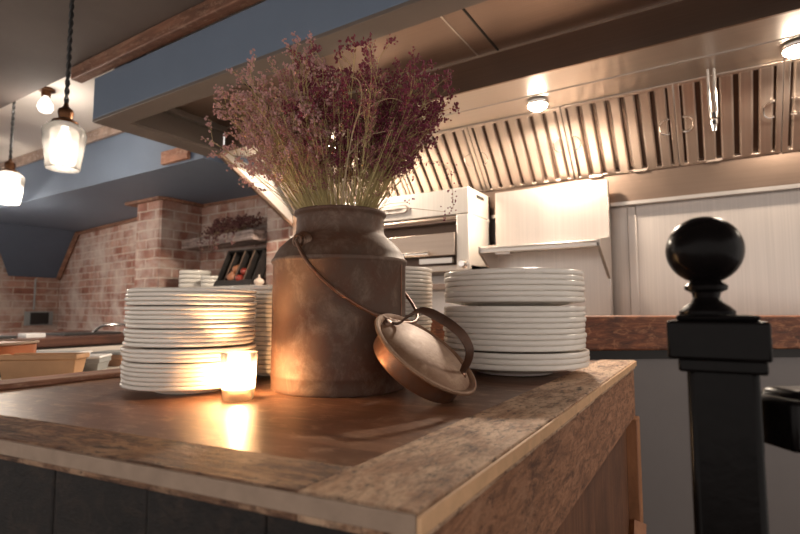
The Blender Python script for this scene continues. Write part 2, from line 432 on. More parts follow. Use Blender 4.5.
tpart('table_top', prism(B(), loc2([F0, F1, ri1, (-1.16, 1.13)], (D.x, D.y), fa), -.028, 0), M['top'], (D.x, D.y, ZT), fa)
# front border, cut as three planks in one run
tpart('front_plank', prism(B(), loc2([D, (ri0.x, A.y-(A.x-ri0.x)*math.tan(fa)), F1, F0], (D.x, D.y), fa), -.021, .003), M['rough'], (D.x, D.y, ZT), fa, bevel=.002)
rp = [A, Bk, ri1, Vector((ri0.x, A.y-(A.x-ri0.x)*math.tan(fa)))]
tpart('right_plank', prism(B(), loc2(rp, A, ra), -.021, .003), M['rough_right'], (A.x, A.y, ZT), ra, bevel=.002)
# sawn pale edges of the border planks
fe = Vector((math.sin(fa), -math.cos(fa)))*.003
tpart('sawn_edge', prism(B(), loc2([D, A-(A-D)*.001, A+fe, D+fe], (D.x, D.y), fa), -.0140, .0015), M['sawn'], (D.x, D.y, ZT), fa, bevel=.001)
re_ = Vector((.004, 0))
tpart('sawn_edge', prism(B(), loc2([A+fe, A+fe+re_, Bk+re_, Bk], A, ra), -.013, .001), M['sawnwarm'], (A.x, A.y, ZT), ra, bevel=.001)
# raised batten down the left side
tpart('left_batten', prism(B(), loc2([(-1.16, .26), (-1.085, .26), (-1.085, 1.163), (-1.16, 1.13)], (-1.16, .26), PI/2), 0, .011), M['trimwood'], (-1.16, .26, ZT), PI/2, bevel=.003)
# dark rough boards under the front edge
n = 7
L = (A-D).length
bm = B()
rnd = random.Random(3)
for i in range(n):
    x0, x1 = i*L/n+.0006, (i+1)*L/n-.0006
    y = .010+rnd.uniform(0, .003)
    box(bm, x0, x1, y, y+.03, -.92, -.021)
tpart('front_apron', bm, M['bark'], (D.x, D.y, ZT), fa, bevel=.003)
RL = (Bk-A).length
tpart('side_board', box(B(), .004, RL, .004, .030, -.150, -.021), M['rough_side'], (A.x, A.y, ZT), ra, bevel=.002)
tpart('side_panel', box(B(), .03, RL-.02, .022, .040, -.93, -.150), M['panel'], (A.x, A.y, ZT), ra)
bm = box(B(), RL-.055, RL+.002, -.006, .03, -.955, -.150)
tpart('corner_post', bm, M['post'], (A.x, A.y, ZT), ra, bevel=.003)
bm = B(); tube(bm, [(RL-.045, .008, -.42), (RL-.30, .008, -.80)], .026, 4)
tpart('corner_brace', bm, M['post'], (A.x, A.y, ZT), ra, smooth=0)
tpart('back_apron', box(B(), 0, (Bk-Cc).length-.02, -.03, -.005, -.93, -.028), M['panel'], (Cc.x, Cc.y, ZT), math.atan2(Bk.y-Cc.y, Bk.x-Cc.x))
tpart('left_panel', box(B(), .02, .92, -.03, -.008, -.93, -.028), M['panel'], (D.x, D.y, ZT), PI/2)
for p in ((-.24, .36), (-1.12, .24), (-1.12, 1.08)):
    tpart('leg', box(B(), -.03, .03, -.03, .03, -.955, -.028), M['panel'], (p[0], p[1], ZT))

# ------------------------------------------------------------------ plates
def plate_mesh(Rr, rim_t=.0075, h=.021, deep=0.0):
    k = Rr/.127
    p = [(0, .004), (.060*k, .004), (.0615*k, 0), (.0665*k, 0), (.069*k, .005), (.085*k, .0085+deep), (Rr-.007, h-rim_t),
         (Rr-.0028, h-rim_t*.99), (Rr-.0008, h-rim_t*.86), (Rr, h-rim_t*.60), (Rr, h-rim_t*.35), (Rr-.0008, h-rim_t*.10), (Rr-.0028, h), (Rr-.006, h), (Rr-.014, h-.0020), (.090*k, .0150+deep*.8), (.080*k, .0105), (.070*k, .0085), (0, .0085)]
    bm = B(); lathe(bm, p, 72)
    me = bpy.data.meshes.new('plate'); bmesh.ops.recalc_face_normals(bm, faces=bm.faces[:]); bm.to_mesh(me); bm.free()
    for q in me.polygons: q.use_smooth = True
    me.set_sharp_from_angle(angle=R(50)); me.materials.append(M['plate']); return me
ORD = ['topmost', 'second from the top', 'third from the top', 'fourth from the top', 'fifth from the top', 'sixth from the top', 'seventh from the top',
       'eighth from the top', 'ninth from the top', 'tenth from the top', 'eleventh from the top', 'twelfth from the top', 'thirteenth from the top',
       'fourteenth from the top', 'fifteenth from the top', 'sixteenth from the top', 'seventeenth from the top', 'eighteenth from the top',
       'nineteenth from the top', 'twentieth from the top', 'twenty-first from the top', 'twenty-second from the top', 'twenty-third from the top',
       'twenty-fourth from the top', 'twenty-fifth from the top', 'twenty-sixth from the top', 'twenty-seventh from the top', 'twenty-eighth from the top']
rnd = random.Random(11)
def stack(c, z0, items, where, group, jit=.0015):
    """items: list of (mesh, pitch to the next plate, radius) bottom to top"""
    z = z0; n = len(items)
    for i, (me, pitch) in enumerate(items):
        o = link('dinner_plate', me)
        o.location = (c[0]+(rnd.uniform(-jit, jit) if i else 0), c[1]+(rnd.uniform(-jit, jit) if i else 0), z)
        o.rotation_euler = (0, 0, rnd.uniform(0, 6.28))
        k = n-1-i
        word = ORD[k] if i else 'bottom plate'
        lab = ('white plate, bottom of ' if i == 0 else 'white plate, %s in ' % ORD[k]) + where
        tag(o, lab, 'plate', group)
        z += pitch
P127 = plate_mesh(.1115, .0068, .0195); P128 = plate_mesh(.1145, .0069, .0195); P126 = plate_mesh(.1255, .0088, .021); P129 = plate_mesh(.1275, .0088, .021)
P160 = plate_mesh(.159, .0112, .029); P164 = plate_mesh(.1635, .0112, .030); P158 = plate_mesh(.157, .0112, .031, .004)
pt = .00755
def pitchlist(n, base, odd):
    return [base*(odd.get(i, 1)) for i in range(n)]
cL = cw(-.3815, .936)
itL = []
for i in range(22):
    itL.append((P128 if i < 9 else P127, pt*(1.30 if i in (8,) else 1.16 if i in (5, 12, 17) else .97)))
stack(cL, ZT, itL, 'the left stack behind the candle', 'plates in the stack beside the candle', .0018)
cBL = cw(-.268, 1.175)
stack(cBL, ZT, [(P126, .0096) for i in range(19)], 'the half-hidden stack left of the can', 'plates in the stack left of the milk can')
cM = cw(-.046, 1.285)
itM = [(P126 if i < 12 else P129, .0096*(1.35 if i == 11 else 1.0)) for i in range(24)]
stack(cM, ZT, itM, 'the stack behind the milk can', 'plates in the stack behind the milk can')
cR = cw(.2605, 1.172)
itR = []
for i in range(17):
    me = P164 if i < 3 else P160 if i < 11 else P158
    itR.append((me,   .0115*(1.35 if i == 2 else 1.55 if i == 10 else 1.0)))
stack(cR, ZT+.003, itR, 'the right-hand stack', 'large plates in the right-hand stack', .002)

# ------------------------------------------------------------------ candle
cC = cw(-.262, .832)
bm = lathe(B(), [(0, .0), (.0235, 0), (.0250, .002), (.0265, .02), (.0292, .074), (.0286, .0755), (.0280, .074), (.0254, .02), (.0244, .0115), (.010, .0095), (0, .0095)], 48)
tg = tag(obj('glass_tumbler', bm, M['glass'], loc=(cC.x, cC.y, ZT)), 'small clear glass tumbler holding a lit candle beside the milk can', 'candle holder')
cd = thing('candle', 'lit white candle burning inside the small glass tumbler', 'candle', (cC.x, cC.y, ZT+.0105))
bm = lathe(B(), [(0, 0), (.0236, 0), (.0242, .006), (.0238, .0085), (.012, .008), (0, .008)], 40)
obj('wax', bm, M['wax'], cd)
bm = B(); tube(bm, [(0, 0, .007), (.0005, 0, .012), (.0012, 0, .016)], .0008, 6); obj('wick', bm, M['black_gap'], cd)
bm = lathe(B(), [(0, .014), (.0028, .017), (.0042, .022), (.0034, .030), (.0014, .038), (0, .043)], 16); obj('flame', bm, M['flame'], cd)

# ------------------------------------------------------------------ milk can
cK = cw(-.1145, .963)
can = thing('milk_can', 'rusty old metal milk can holding a big bunch of dried flowers', 'milk can', (cK.x, cK.y, ZT))
prof = [(0, .006), (.119, .006), (.1215, 0), (.1245, .001), (.1258, .005), (.1250, .010), (.1250, .026), (.1258, .0285), (.1250, .031), (.1250, .226),
        (.1275, .229), (.1285, .2325), (.1275, .236), (.1245, .238), (.1205, .247), (.1125, .259), (.1005, .271), (.0905, .279), (.0850, .286), (.0835, .293), (.0832, .316),
        (.0850, .3195), (.0876, .322), (.0884, .325), (.0872, .328), (.0840, .328), (.0812, .322), (.0805, .300), (.0822, .284), (.110, .256), (.121, .236), (.122, .01), (0, .009)]
obj('can_body', lathe(B(), prof, 96), M['can'], can, smooth=40)
# soldered seam on the right of the body
rt = Vector((CS, SN, 0)); fw = Vector((-SN, CS, 0))
sd = (rt*.93 - fw*.37).normalized()
bm = B(); tube(bm, [sd*.1252+Vector((0, 0, z)) for z in (.012, .08, .16, .226)], .0022, 6)
obj('seam', bm, M['wire'], can)
# pivot ears and wire bail handle hanging round the right side
e1 = (rt*-.053 - fw*.092).normalized(); e2 = -e1; rr = (rt*.866 - fw*.5).normalized()
rr = (rr - e1*rr.dot(e1)).normalized()
for e in (e1, e2):
    bm = B()
    q = Matrix.Translation(e*.1095+Vector((0, 0, .2615))) @ e.to_track_quat('Z', 'Y').to_matrix().to_4x4() @ Matrix.Rotation(0, 4, 'X')
    lathe(bm, [(0, -.004), (.019, -.004), (.0185, .0), (.013, .0035), (.012, .006), (.007, .009), (0, .010)], 24, q)
    obj('ear', bm, M['wire'], can)
    bm = B()   # loop
    c0 = e*.122+Vector((0, 0, .262)); sidev = Vector((-e.y, e.x, 0))
    tube(bm, [c0+sidev*.009*math.cos(t)+Vector((0, 0, .009*math.sin(t))) for t in [2*PI*i/14 for i in range(15)]], .0024, 8)
    obj('ear_loop', bm, M['wire'], can)
ctrl = []
for i in range(0, 25):
    ph = PI*i/24
    rad = .126+.024*math.sin(ph)
    z = .262-.142*(math.sin(ph)**.85 if 0 < i < 24 else 0)
    dirv = e1*math.cos(ph)+rr*math.sin(ph)
    ctrl.append(dirv*rad+Vector((0, 0, z)))
bm = B(); tube(bm, spline(ctrl, 3), .0033, 10); obj('bail_handle', bm, M['wire'], can)

# ------------------------------------------------------------------ can lid leaning on its edge
nz = rt*.544 + Vector((0, 0, .782)) - fw*.30; nz.normalize()
ux = rt*.82 - Vector((0, 0, .57)); ux = (ux - nz*ux.dot(nz)).normalized(); vy = nz.cross(ux)
cl = cw(.0415, .825, CH-.0705)
lm = Matrix((ux, vy, nz)).transposed().to_4x4()
lid = thing('can_lid', 'rusty round metal can lid with strap handle leaning against the milk can', 'lid', cl, lm.to_euler())
bm = lathe(B(), [(0, -.036), (.076, -.036), (.0785, -.034), (.0795, -.030), (.0805, -.004), (.084, -.001), (.0925, -.0005), (.0955, -.002), (.0978, .0005), (.0970, .0035), (.0940, .0045),
                 (.0905, .003), (.0880, .0015), (.0860, -.001), (.0835, .001), (.070, .0075), (.045, .0125), (.020, .0145), (0, .015)], 80)
o = obj('lid_body', bm, M['lid'], lid, smooth=40)
o.data.materials.append(M['lidside'])
for p in o.data.polygons:
    if p.center.z < -.0015: p.material_index = 1
ctrl = [(-.077, 0, .005), (-.071, 0, .009), (-.062, 0, .016), (-.0553, 0, .038), (-.0418, 0, .0560), (-.0057, 0, .0625), (.0281, 0, .0600), (.050, 0, .0495), (.0592, 0, .037), (.0630, 0, .025), (.0647, 0, .014), (.0665, 0, .006)]
pts = spline(ctrl, 5); N = len(pts)
fl = []
for i in range(N):
    t = i/(N-1)
    w = .0022 if t < .28 else .0022+(t-.28)/.12*.0065 if t < .40 else .0087 if t < .86 else .0087-(t-.86)/.14*.003
    fl.append((.0021 if t < .3 else .0013, w))
bm = B(); tube(bm, pts, .002, 10, True, fl, R(50)); obj('lid_handle', bm, M['strap'], lid)
for x in (-.076, .0665):
    bm = lathe(B(), [(0, .0145), (.006, .013), (.009, .009), (.0095, .004)], 16, Matrix.Translation((x, 0, -.004 if abs(x) > .06 else 0)))
    obj('rivet', bm, M['wire'], lid)

# ------------------------------------------------------------------ dried flowers
def mesh_from(name, V, Fc, mat):
    me = bpy.data.meshes.new(name); me.from_pydata(V, [], Fc); me.update(); me.materials.append(mat); return me
def stick(V, Fc, pts, r0, r1, seg=4):
    base = len(V); n = len(pts)
    for k, (p, t, nn, b) in enumerate(frames(pts)):
        r = r0+(r1-r0)*k/(n-1)
        for i in range(seg):
            a = 2*PI*i/seg; V.append(tuple(p+nn*r*math.cos(a)+b*r*math.sin(a)))
    for k in range(n-1):
        for i in range(seg):
            j = (i+1) % seg
            Fc.append((base+k*seg+i, base+k*seg+j, base+(k+1)*seg+j, base+(k+1)*seg+i))
def floret(V, Fc, p, rnd, s):
    q = Euler((rnd.uniform(0, 6.3), rnd.uniform(0, 6.3), rnd.uniform(0, 6.3))).to_matrix(); b = len(V)
    for d in ((1,0,0),(-1,0,0),(0,1,0),(0,-1,0),(0,0,1),(0,0,-1)):
        V.append(tuple(p + q @ Vector((d[0]*s*rnd.uniform(.5,1.4), d[1]*s*rnd.uniform(.4,1.1), d[2]*s*rnd.uniform(.4,.9)))))
    for f in ((0,2,4),(2,1,4),(1,3,4),(3,0,4),(2,0,5),(1,2,5),(3,1,5),(0,3,5)): Fc.append(tuple(b+i for i in f))
def rand_perp(d, rnd):
    v = Vector((rnd.gauss(0,1), rnd.gauss(0,1), rnd.gauss(0,1))); v = v-d*v.dot(d); return v.normalized()
def sprig(seed, length=.44, start=.50, nbr=11, fsize=.0026, dens=1.0, bend=.05, spread=1.0):
    rnd = random.Random(seed); SV, SF, FV, FF = [], [], [], []
    nseg = 9; ax = []
    b1, b2 = rnd.uniform(-bend, bend), rnd.uniform(-bend, bend)
    for i in range(nseg+1):
        t = i/nseg; ax.append(Vector((b1*t*t+rnd.uniform(-.002,.002), b2*t*t+rnd.uniform(-.002,.002), length*t)))
    stick(SV, SF, ax, .0013, .0006)
    # two companion stems rising with it
    for k in range(2):
        o0 = Vector((rnd.uniform(-.010,.010), rnd.uniform(-.010,.010), 0)); o1 = Vector((rnd.uniform(-.05,.05), rnd.uniform(-.05,.05), 0)); ll = rnd.uniform(.62,.9)
        pts = [o0+o1*(i/6)**1.6*1.0+Vector((0,0,length*ll*i/6)) for i in range(7)]
        stick(SV, SF, pts, .0010, .0005, 3)
        for q in range(int(5*dens)):
            p = pts[-1]+Vector((rnd.gauss(0,.008), rnd.gauss(0,.008), rnd.gauss(0,.010))); floret(FV, FF, p, rnd, fsize*rnd.uniform(.7,1.3))
    for k in range(nbr):
        t = start+(1-start)*(k+rnd.random())/nbr
        f = t*nseg; i = min(int(f), nseg-1); p = ax[i].lerp(ax[i+1], f-i)
        d = (ax[i+1]-ax[i]).normalized(); side = rand_perp(d, rnd)
        ang = R(rnd.uniform(18, 48)*spread); bl = rnd.uniform(.045, .10)*(1.25-t*.55)
        bd = (d*math.cos(ang)+side*math.sin(ang)).normalized()
        e = p+bd*bl; mid = p+bd*bl*.5+d*.004
        stick(SV, SF, [p, mid, e], .0007, .0004, 3)
        for s in range(rnd.randint(3, 4)):
            u = rnd.uniform(.35, 1.0); q = p.lerp(e, u); sd_ = (bd*.8+rand_perp(bd, rnd)*.8+Vector((0,0,.3))).normalized(); tl = rnd.uniform(.010, .028)
            e2_ = q+sd_*tl; stick(SV, SF, [q, e2_], .0005, .0003, 3)
            for m in range(max(1, int(rnd.randint(3, 6)*dens))):
                floret(FV, FF, q.lerp(e2_, rnd.uniform(.3, 1.1))+Vector((rnd.gauss(0,.004), rnd.gauss(0,.004), rnd.gauss(0,.004))), rnd, fsize*rnd.uniform(.65, 1.5))
    return SV, SF, FV, FF
KIND = {}
for kind, seeds, kw in (('pale', range(8), dict(fsize=.0036, dens=1.25, start=.46)), ('mauve', range(20, 26), dict(fsize=.0028, dens=1.2, start=.42)),
                        ('plum', range(40, 48), dict(fsize=.0036, dens=1.6, start=.52, nbr=13))):
    L_ = []
    for s in seeds:
        SV, SF, FV, FF = sprig(s, **kw)
        L_.append((mesh_from('stem', SV, SF, M['stemgreen']), mesh_from('blossoms', FV, FF, M[kind])))
    KIND[kind] = L_
LAB = {'pale': ('pale pink dried flower sprig on left side of the bouquet in the can', 'pale pink sprigs on the left of the bouquet'),
       'mauve': ('short dusky mauve dried flower sprig low in the middle of the bouquet', 'mauve sprigs low in the bouquet'),
       'plum': ('dark plum dried flower sprig in right half of the bouquet in the can', 'dark plum sprigs on the right of the bouquet')}
ZR = ZT+.326
def put_sprig(kind, idx, tx, ty, scale, label=None, rj=0.0, group=True):
    """tx, ty: sideways / away lean (tangents) of the sprig as it leaves the neck"""
    st, fl_ = KIND[kind][idx % len(KIND[kind])]
    dirv = (rt*tx + fw*ty + Vector((0, 0, 1))).normalized()
    lean = math.hypot(tx, ty)
    rp_ = min(.066, .018+.075*lean) if lean > 1e-4 else 0
    rimp = Vector((cK.x, cK.y, ZR)) + (rt*tx + fw*ty).normalized()*rp_ if lean > 1e-4 else Vector((cK.x, cK.y, ZR))
    base = rimp - dirv*.085
    r = thing('dried_flower_sprig', label or LAB[kind][0], 'flower sprig', base, group=(LAB[kind][1] if group and not label else None))
    q = dirv.to_track_quat('Z', 'Y') @ Euler((0, 0, rj)).to_quaternion()
    r.rotation_euler = q.to_euler(); r.scale = (scale, scale, scale)
    link('stem', st, r); link('blossoms', fl_, r)
    return r
rnd = random.Random(77)
cnt = 0
for i in range(40):      # pale, left half
    tx = -rnd.uniform(.06, .74); ty = rnd.uniform(-.34, .40)*(1-.5*abs(tx))
    sc_ = rnd.uniform(.64, .82)*(1.0 if tx > -.5 else 1.0)
    put_sprig('pale', i, tx, ty, sc_, rj=rnd.uniform(0, 6.28))
for i in range(54):      # plum, centre to right
    tx = rnd.uniform(-.22, .58); ty = rnd.uniform(-.34, .42)
    sc_ = rnd.uniform(.62, .84)*(1.0-.05*max(0, tx))
    put_sprig('plum', i, tx, ty, sc_, rj=rnd.uniform(0, 6.28))
for i in range(40):      # low mauve ones in front
    tx = rnd.uniform(-.50, .50); ty = rnd.uniform(-.42, .30)
    put_sprig('mauve', i, tx, ty, rnd.uniform(.52, .76), rj=rnd.uniform(0, 6.28))
put_sprig('pale', 3, -1.12, -.10, .72, 'pale pink dried flower sprig drooping furthest out to the left', 1.0)
# a thin drooping sprig in front of the broiler, and a bare forked twig
dr = thing('dried_flower_sprig', 'thin wispy plum flower sprig drooping to the right in front of the broiler', 'flower sprig', (cK.x, cK.y, ZR-.05))
SV, SF, FV, FF = [], [], [], []
rnd = random.Random(5)
main = [Vector(p) for p in spline([rt*.04, rt*.062+Vector((0,0,.055)), rt*.105+Vector((0,0,.10))-fw*.02, rt*.165+Vector((0,0,.145))-fw*.03, rt*.205+Vector((0,0,.135))-fw*.03, rt*.213+Vector((0,0,.095))-fw*.03, rt*.214+Vector((0,0,.055))-fw*.03], 5)]
stick(SV, SF, main, .0010, .0005)
for u in (.50, .56, .62, .70, .76, .82, .88, .94, 1.0):
    p = main[int(u*(len(main)-1))]
    for k in range(5): floret(FV, FF, p+Vector((rnd.gauss(0,.006), rnd.gauss(0,.006), rnd.gauss(0,.006))), rnd, .0026)
for a, b in ((rt*.062+Vector((0,0,.055)), rt*.13+Vector((0,0,.068))-fw*.03), (rt*.062+Vector((0,0,.055)), rt*.20+Vector((0,0,.052))-fw*.02)):
    stick(SV, SF, [a, a.lerp(b, .5)+Vector((0,0,.008)), b], .0007, .0004)
    for k in range(8): floret(FV, FF, b+Vector((rnd.gauss(0,.006), rnd.gauss(0,.006), rnd.gauss(0,.008))), rnd, .0026)
link('stem', mesh_from('stem', SV, SF, M['twig']), dr); link('blossoms', mesh_from('blossoms', FV, FF, M['plum']), dr)
SV, SF = [], []
tw = spline([-fw*.05, -fw*.066+rt*.012+Vector((0,0,.09)), -fw*.10+rt*.030+Vector((0,0,.18)), -fw*.13+rt*.048+Vector((0,0,.225)), -fw*.135+rt*.046+Vector((0,0,.262)), -fw*.13+rt*.030+Vector((0,0,.275))], 5)
stick(SV, SF, tw, .0020, .0008, 5)
b0 = -fw*.088+rt*.024+Vector((0,0,.152))
stick(SV, SF, spline([b0, b0+rt*.030+Vector((0,0,.032)), b0+rt*.056+Vector((0,0,.040)), b0+rt*.078+Vector((0,0,.044))], 4), .0015, .0007, 5)
b1 = -fw*.122+rt*.044+Vector((0,0,.21)); stick(SV, SF, spline([b1, b1+rt*.03+Vector((0,0,.022)), b1+rt*.055+Vector((0,0,.030)), b1+rt*.075+Vector((0,0,.024))], 4), .0011, .0006, 5)
tag(link('bare_twig', mesh_from('bare_twig', SV, SF, M['twig'])), 'pale bare forked twig in front of the plum flowers in the can', 'twig').location = (cK.x, cK.y, ZR-.06)

# ------------------------------------------------------------------ extractor hood
hood = thing('extractor_hood', 'long stainless kitchen extractor hood with sloping baffle filters over the range', 'extractor hood', (-.6, 2.4, 1.65))
def hpart(name, bm, mat, parent=None, loc=None, rot=None, **k):
    o = obj(name, bm, mat, parent or hood, **k)
    if parent is None:
        o.location = (Vector(loc) if loc is not None else Vector((0, 0, 0))) - hood.location
        if rot is not None: o.rotation_euler = rot
    else:
        if loc is not None: o.location = loc
        if rot is not None: o.rotation_euler = rot
    return o
HX0, HX1 = -2.61, 1.7
Y1 = 2.07; ZR2 = 2.10
hpart('top_panel', box(B(), HX0, HX1, Y_F+.115, Y1, 2.25, 2.262), M['steel_brown'])
for x in (-2.0, -.775, .45): hpart('panel_joint', box(B(), x-.004, x+.004, Y_F+.115, Y1, 2.246, 2.251), M['black_gap'])
for x in (-.87, .36): hpart('panel_joint', box(B(), x-.003, x+.003, Y_F+.115, Y1, 2.2465, 2.251), M['steel_h'])
hpart('front_lip_riser', box(B(), HX0, HX1, Y1, Y1+.012, ZR2-.001, 2.25), M['steel_brown'])
hpart('riser_edge', box(B(), HX0, HX1, Y1-.006, Y1, 2.242, 2.25), M['steel_h'])
hpart('lip', prism_x(B(), [(Y1+.012, ZR2), (2.277, ZR2), (2.277, ZR2+.012), (Y1+.012, ZR2+.012)], HX0-.03, HX1), M['steel_h'])
hpart('light_strip', prism_x(B(), [(2.277, ZR2-.004), (2.445, ZR2-.014), (2.445, ZR2+.006), (2.277, ZR2+.008)], HX0-.01, HX1), M['steel_h'])
# sloping end panel on the left with a turned-in flange
bm = prism_x(B(), [(Y1+.01, ZR2+.01), (Y1+.01, ZR2-.02), (2.74, 1.72), (2.76, 1.715), (2.76, ZR2+.01)], HX0-.05, HX0-.038)
hpart('end_panel', bm, M['steel_matte'])
bm = B()
bw = prism_x(bm, [(Y1, ZR2+.0), (Y1-.008, ZR2-.022), (2.745, 1.698), (2.757, 1.715), (Y1+.03, ZR2-.010)], HX0-.055, HX0-.034)
hpart('end_flange', bm, M['steel_brown'])
# gutter and back trim
hpart('gutter', box(B(), HX0-.03, HX1, 2.725, 2.758, 1.632, 1.792), M['gutter'])
hpart('gutter_lip', box(B(), HX0-.03, HX1, 2.705, 2.732, 1.618, 1.635), M['steel_h'])
# filters
Fa = Vector((0, 2.445, 2.085)); Fb = Vector((0, 2.725, 1.786)); fvec = Fb-Fa; FL = fvec.length; tilt = math.atan2(-(fvec.z), fvec.y)
def filt(x0, x1, first):
    W = x1-x0
    fe_ = bpy.data.objects.new('filter', None)
    bm = B()                                   # frame + dark back
    box(bm, 0, .020, 0, FL, -.008, .022); box(bm, W-.020, W, 0, FL, -.008, .022); box(bm, .02, W-.02, 0, .014, -.008, .020); box(bm, .02, W-.02, FL-.014, FL, -.008, .020)
    fr = hpart('filter', bm, M['steel_slat'], loc=(x0, Fa.y, Fa.z), rot=(-tilt, 0, 0), bevel=.002)
    bm = box(B(), .02, W-.02, .014, FL-.014, .016, .020); obj('filter_back', bm, M['steel_darkbrown'], fr)
    ns = max(4, round((W-.04)/.066)); pw = (W-.04)/ns
    bm = B()
    for k in range(ns):
        xc = .02+pw*(k+.5); w = pw*.36
        pr = [(-w, .012), (-w, -.002), (-w*.72, -.010), (w*.72, -.010), (w, -.002), (w, .012), (w-.002, .012), (w-.002, -.001), (w*.68, -.008), (-w*.68, -.008), (-w+.002, -.001), (-w+.002, .012)]
        prism(bm, [(xc+a, b) for a, b in pr], .012, FL-.012, Matrix(((1,0,0,0),(0,0,1,0),(0,1,0,0),(0,0,0,1))))
    obj('baffles', bm, M['steel_slat'], fr)
    for sx in (.028, W-.028):
        s = 1 if sx < W/2 else -1
        bm = B(); y = FL*.47
        tube(bm, spline([(sx, y-.036, -.006), (sx, y-.036, -.018), (sx+.020*s, y-.034, -.022), (sx+.034*s, y-.018, -.022), (sx+.036*s, y, -.022), (sx+.034*s, y+.018, -.022), (sx+.020*s, y+.034, -.022), (sx, y+.036, -.018), (sx, y+.036, -.006)], 4), .0026, 8)
        obj('handle', bm, M['chrome'], fr)
xs = [-2.60, -2.10, -1.60, -1.10, -.605, -.12, .27, .67, 1.17, 1.68]
for i in range(len(xs)-1): filt(xs[i]+.002, xs[i+1]-.002, i == 0)
for x in (-.50, -.29, .02, .46): hpart('filter_clip', box(B(), x-.03, x+.03, 2.708, 2.727, 1.780, 1.792), M['steel_dull'])
for nm, x, y in (('left', -1.95, 2.30), ('mid', -.686, 2.345), ('right', .301, 2.345), ('far', 1.28, 2.36)):
    lab = {'left': 'round hood lamp on the light strip behind the bouquet', 'mid': 'glowing hood lamp above the right-hand stack of plates',
           'right': 'glowing hood lamp at the right edge of the photo', 'far': 'hood lamp outside the photo to the right'}[nm]
    hl = thing('hood_lamp', lab, 'lamp', (x, y, 2.090))
    obj('collar', lathe(B(), [(0, .0), (.052, .0), (.052, -.006), (.050, -.012), (.046, -.016), (.046, -.004), (0, -.004)], 32), M['chrome'], hl)
    obj('lamp_lens', lathe(B(), [(.045, -.012), (.042, -.024), (.028, -.036), (.012, -.041), (0, -.042)], 32), M['lamp'], hl)
# suppression pipe
sp_ = thing('suppression_pipe', 'thin chrome double pipe with nozzle hanging in front of the filters', 'pipe', (.022, 2.36, 2.086))
bm = B()
for dx in (-.011, .011): tube(bm, [(dx, .02, 0), (dx, .022, -.10), (dx+.003, .03, -.185)], .006, 10)
obj('pipe', bm, M['chrome'], sp_)
bm = lathe(B(), [(0, -.26), (.008, -.26), (.010, -.235), (.014, -.232), (.014, -.215), (.011, -.212), (.016, -.205), (.016, -.185), (0, -.183)], 16, Matrix.Translation((.003, .03, 0)))
obj('nozzle', bm, M['chrome'], sp_)

# ------------------------------------------------------------------ kitchen equipment along the wall
# broiler
br = thing('salamander_broiler', 'stainless salamander broiler with open dark grill slot above the plates', 'broiler', (-1.55, 2.42, 1.30))
BX0, BX1, BY0, BY1, BZ0, BZ1 = -2.02, -1.075, 2.40, 2.70, 1.30, 1.742
def rel(o_, p): return Vector(p)-o_.location
bo = -br.location
T = Matrix.Translation(bo)
def bbox(x0, x1, y0, y1, z0, z1, bm=None): return box(bm or B(), x0, x1, y0, y1, z0, z1, T)
bm = B()
box(bm, BX0, BX1, BY0, BY1, 1.60, BZ1, T); box(bm, BX1-.075, BX1, BY0, BY1, BZ0, 1.60, T); box(bm, BX0, BX0+.10, BY0, BY1, BZ0, 1.60, T)
box(bm, BX0, BX1, BY1-.04, BY1, BZ0, BZ1, T); box(bm, BX0, BX1, BY0+.02, BY1, BZ0, 1.335, T)
obj('body', bm, M['steel_matte'], br, bevel=.006)
obj('cavity', bbox(BX0+.09, BX1-.074, BY0+.10, BY1-.04, 1.34, 1.598), M['steel_darkbrown'], br)
obj('slot_top', bbox(BX0+.09, BX1-.074, BY0+.012, BY0+.10, 1.565, 1.598), M['steel_brown'], br)
obj('grill_door', bbox(BX0+.12, BX1-.083, BY0-.004, BY0+.012, 1.385, 1.505), M['steel_dull'], br, bevel=.003)
bm = B(); tube(bm, [(BX0+.3-br.location.x, BY0-.035-br.location.y, 1.395-1.30), (BX1-.22-br.location.x, BY0-.035-br.location.y, 1.395-1.30)], .014, 12)
obj('door_handle', bm, M['chrome'], br)
bm = B(); box(bm, BX1-.30, BX1-.10, BY0-.0, BY0+.02, 1.345, 1.372, T); obj('control_strip', bm, M['steel_h'], br)
bm = lathe(B(), [(0, .03), (.016, .03), (.019, .025), (.020, .004), (.024, 0), (0, 0)], 20, T @ Matrix.Translation((BX1-.033, BY0, 1.335)) @ Matrix.Rotation(PI/2, 4, 'X'))
obj('knob', bm, M['chrome'], br)
bm = B(); box(bm, BX1-.002, BX1+.003, BY0+.10, BY1-.10, 1.70, 1.716, T); obj('vent_slot', bm, M['black_gap'], br)
bm = B(); tube(bm, [Vector((x, BY0+.01, 1.585))+bo for x in (BX0+.1, BX1-.08)], .010, 8); obj('heat_tube', bm, M['steel_dull'], br)
npx = -1.545
bm = B()
oval = [(npx+ (.075 if math.cos(a) >= 0 else -.075)+.024*math.cos(a), 1.662+.024*math.sin(a)) for a in [2*PI*i/32 for i in range(32)]]
Mz = T @ Matrix(((1,0,0,0),(0,0,1,0),(0,1,0,0),(0,0,0,1)))
prism(bm, oval, BY0-.006, BY0, Mz)
plq = obj('name_plate', bm, M['steel_brown'], br, bevel=.002)
bm = B()
oval2 = [(npx+ (.074 if math.cos(a) >= 0 else -.074)+.019*math.cos(a), 1.662+.019*math.sin(a)) for a in [2*PI*i/32 for i in range(32)]]
prism(bm, oval2, BY0-.0072, BY0-.005, Mz); obj('plate_face', bm, M['steel_matte'], plq)
bm = B(); rnd = random.Random(4); x = npx-.070
while x < npx+.068:
    h_ = rnd.uniform(.004, .010); wd = rnd.uniform(.002, .005)
    box(bm, x, x+wd, BY0-.0082, BY0-.0070, 1.662-h_, 1.662+h_*.8, T); x += wd+rnd.uniform(.0035, .0065)
obj('lettering', bm, M['steel_brown'], plq)
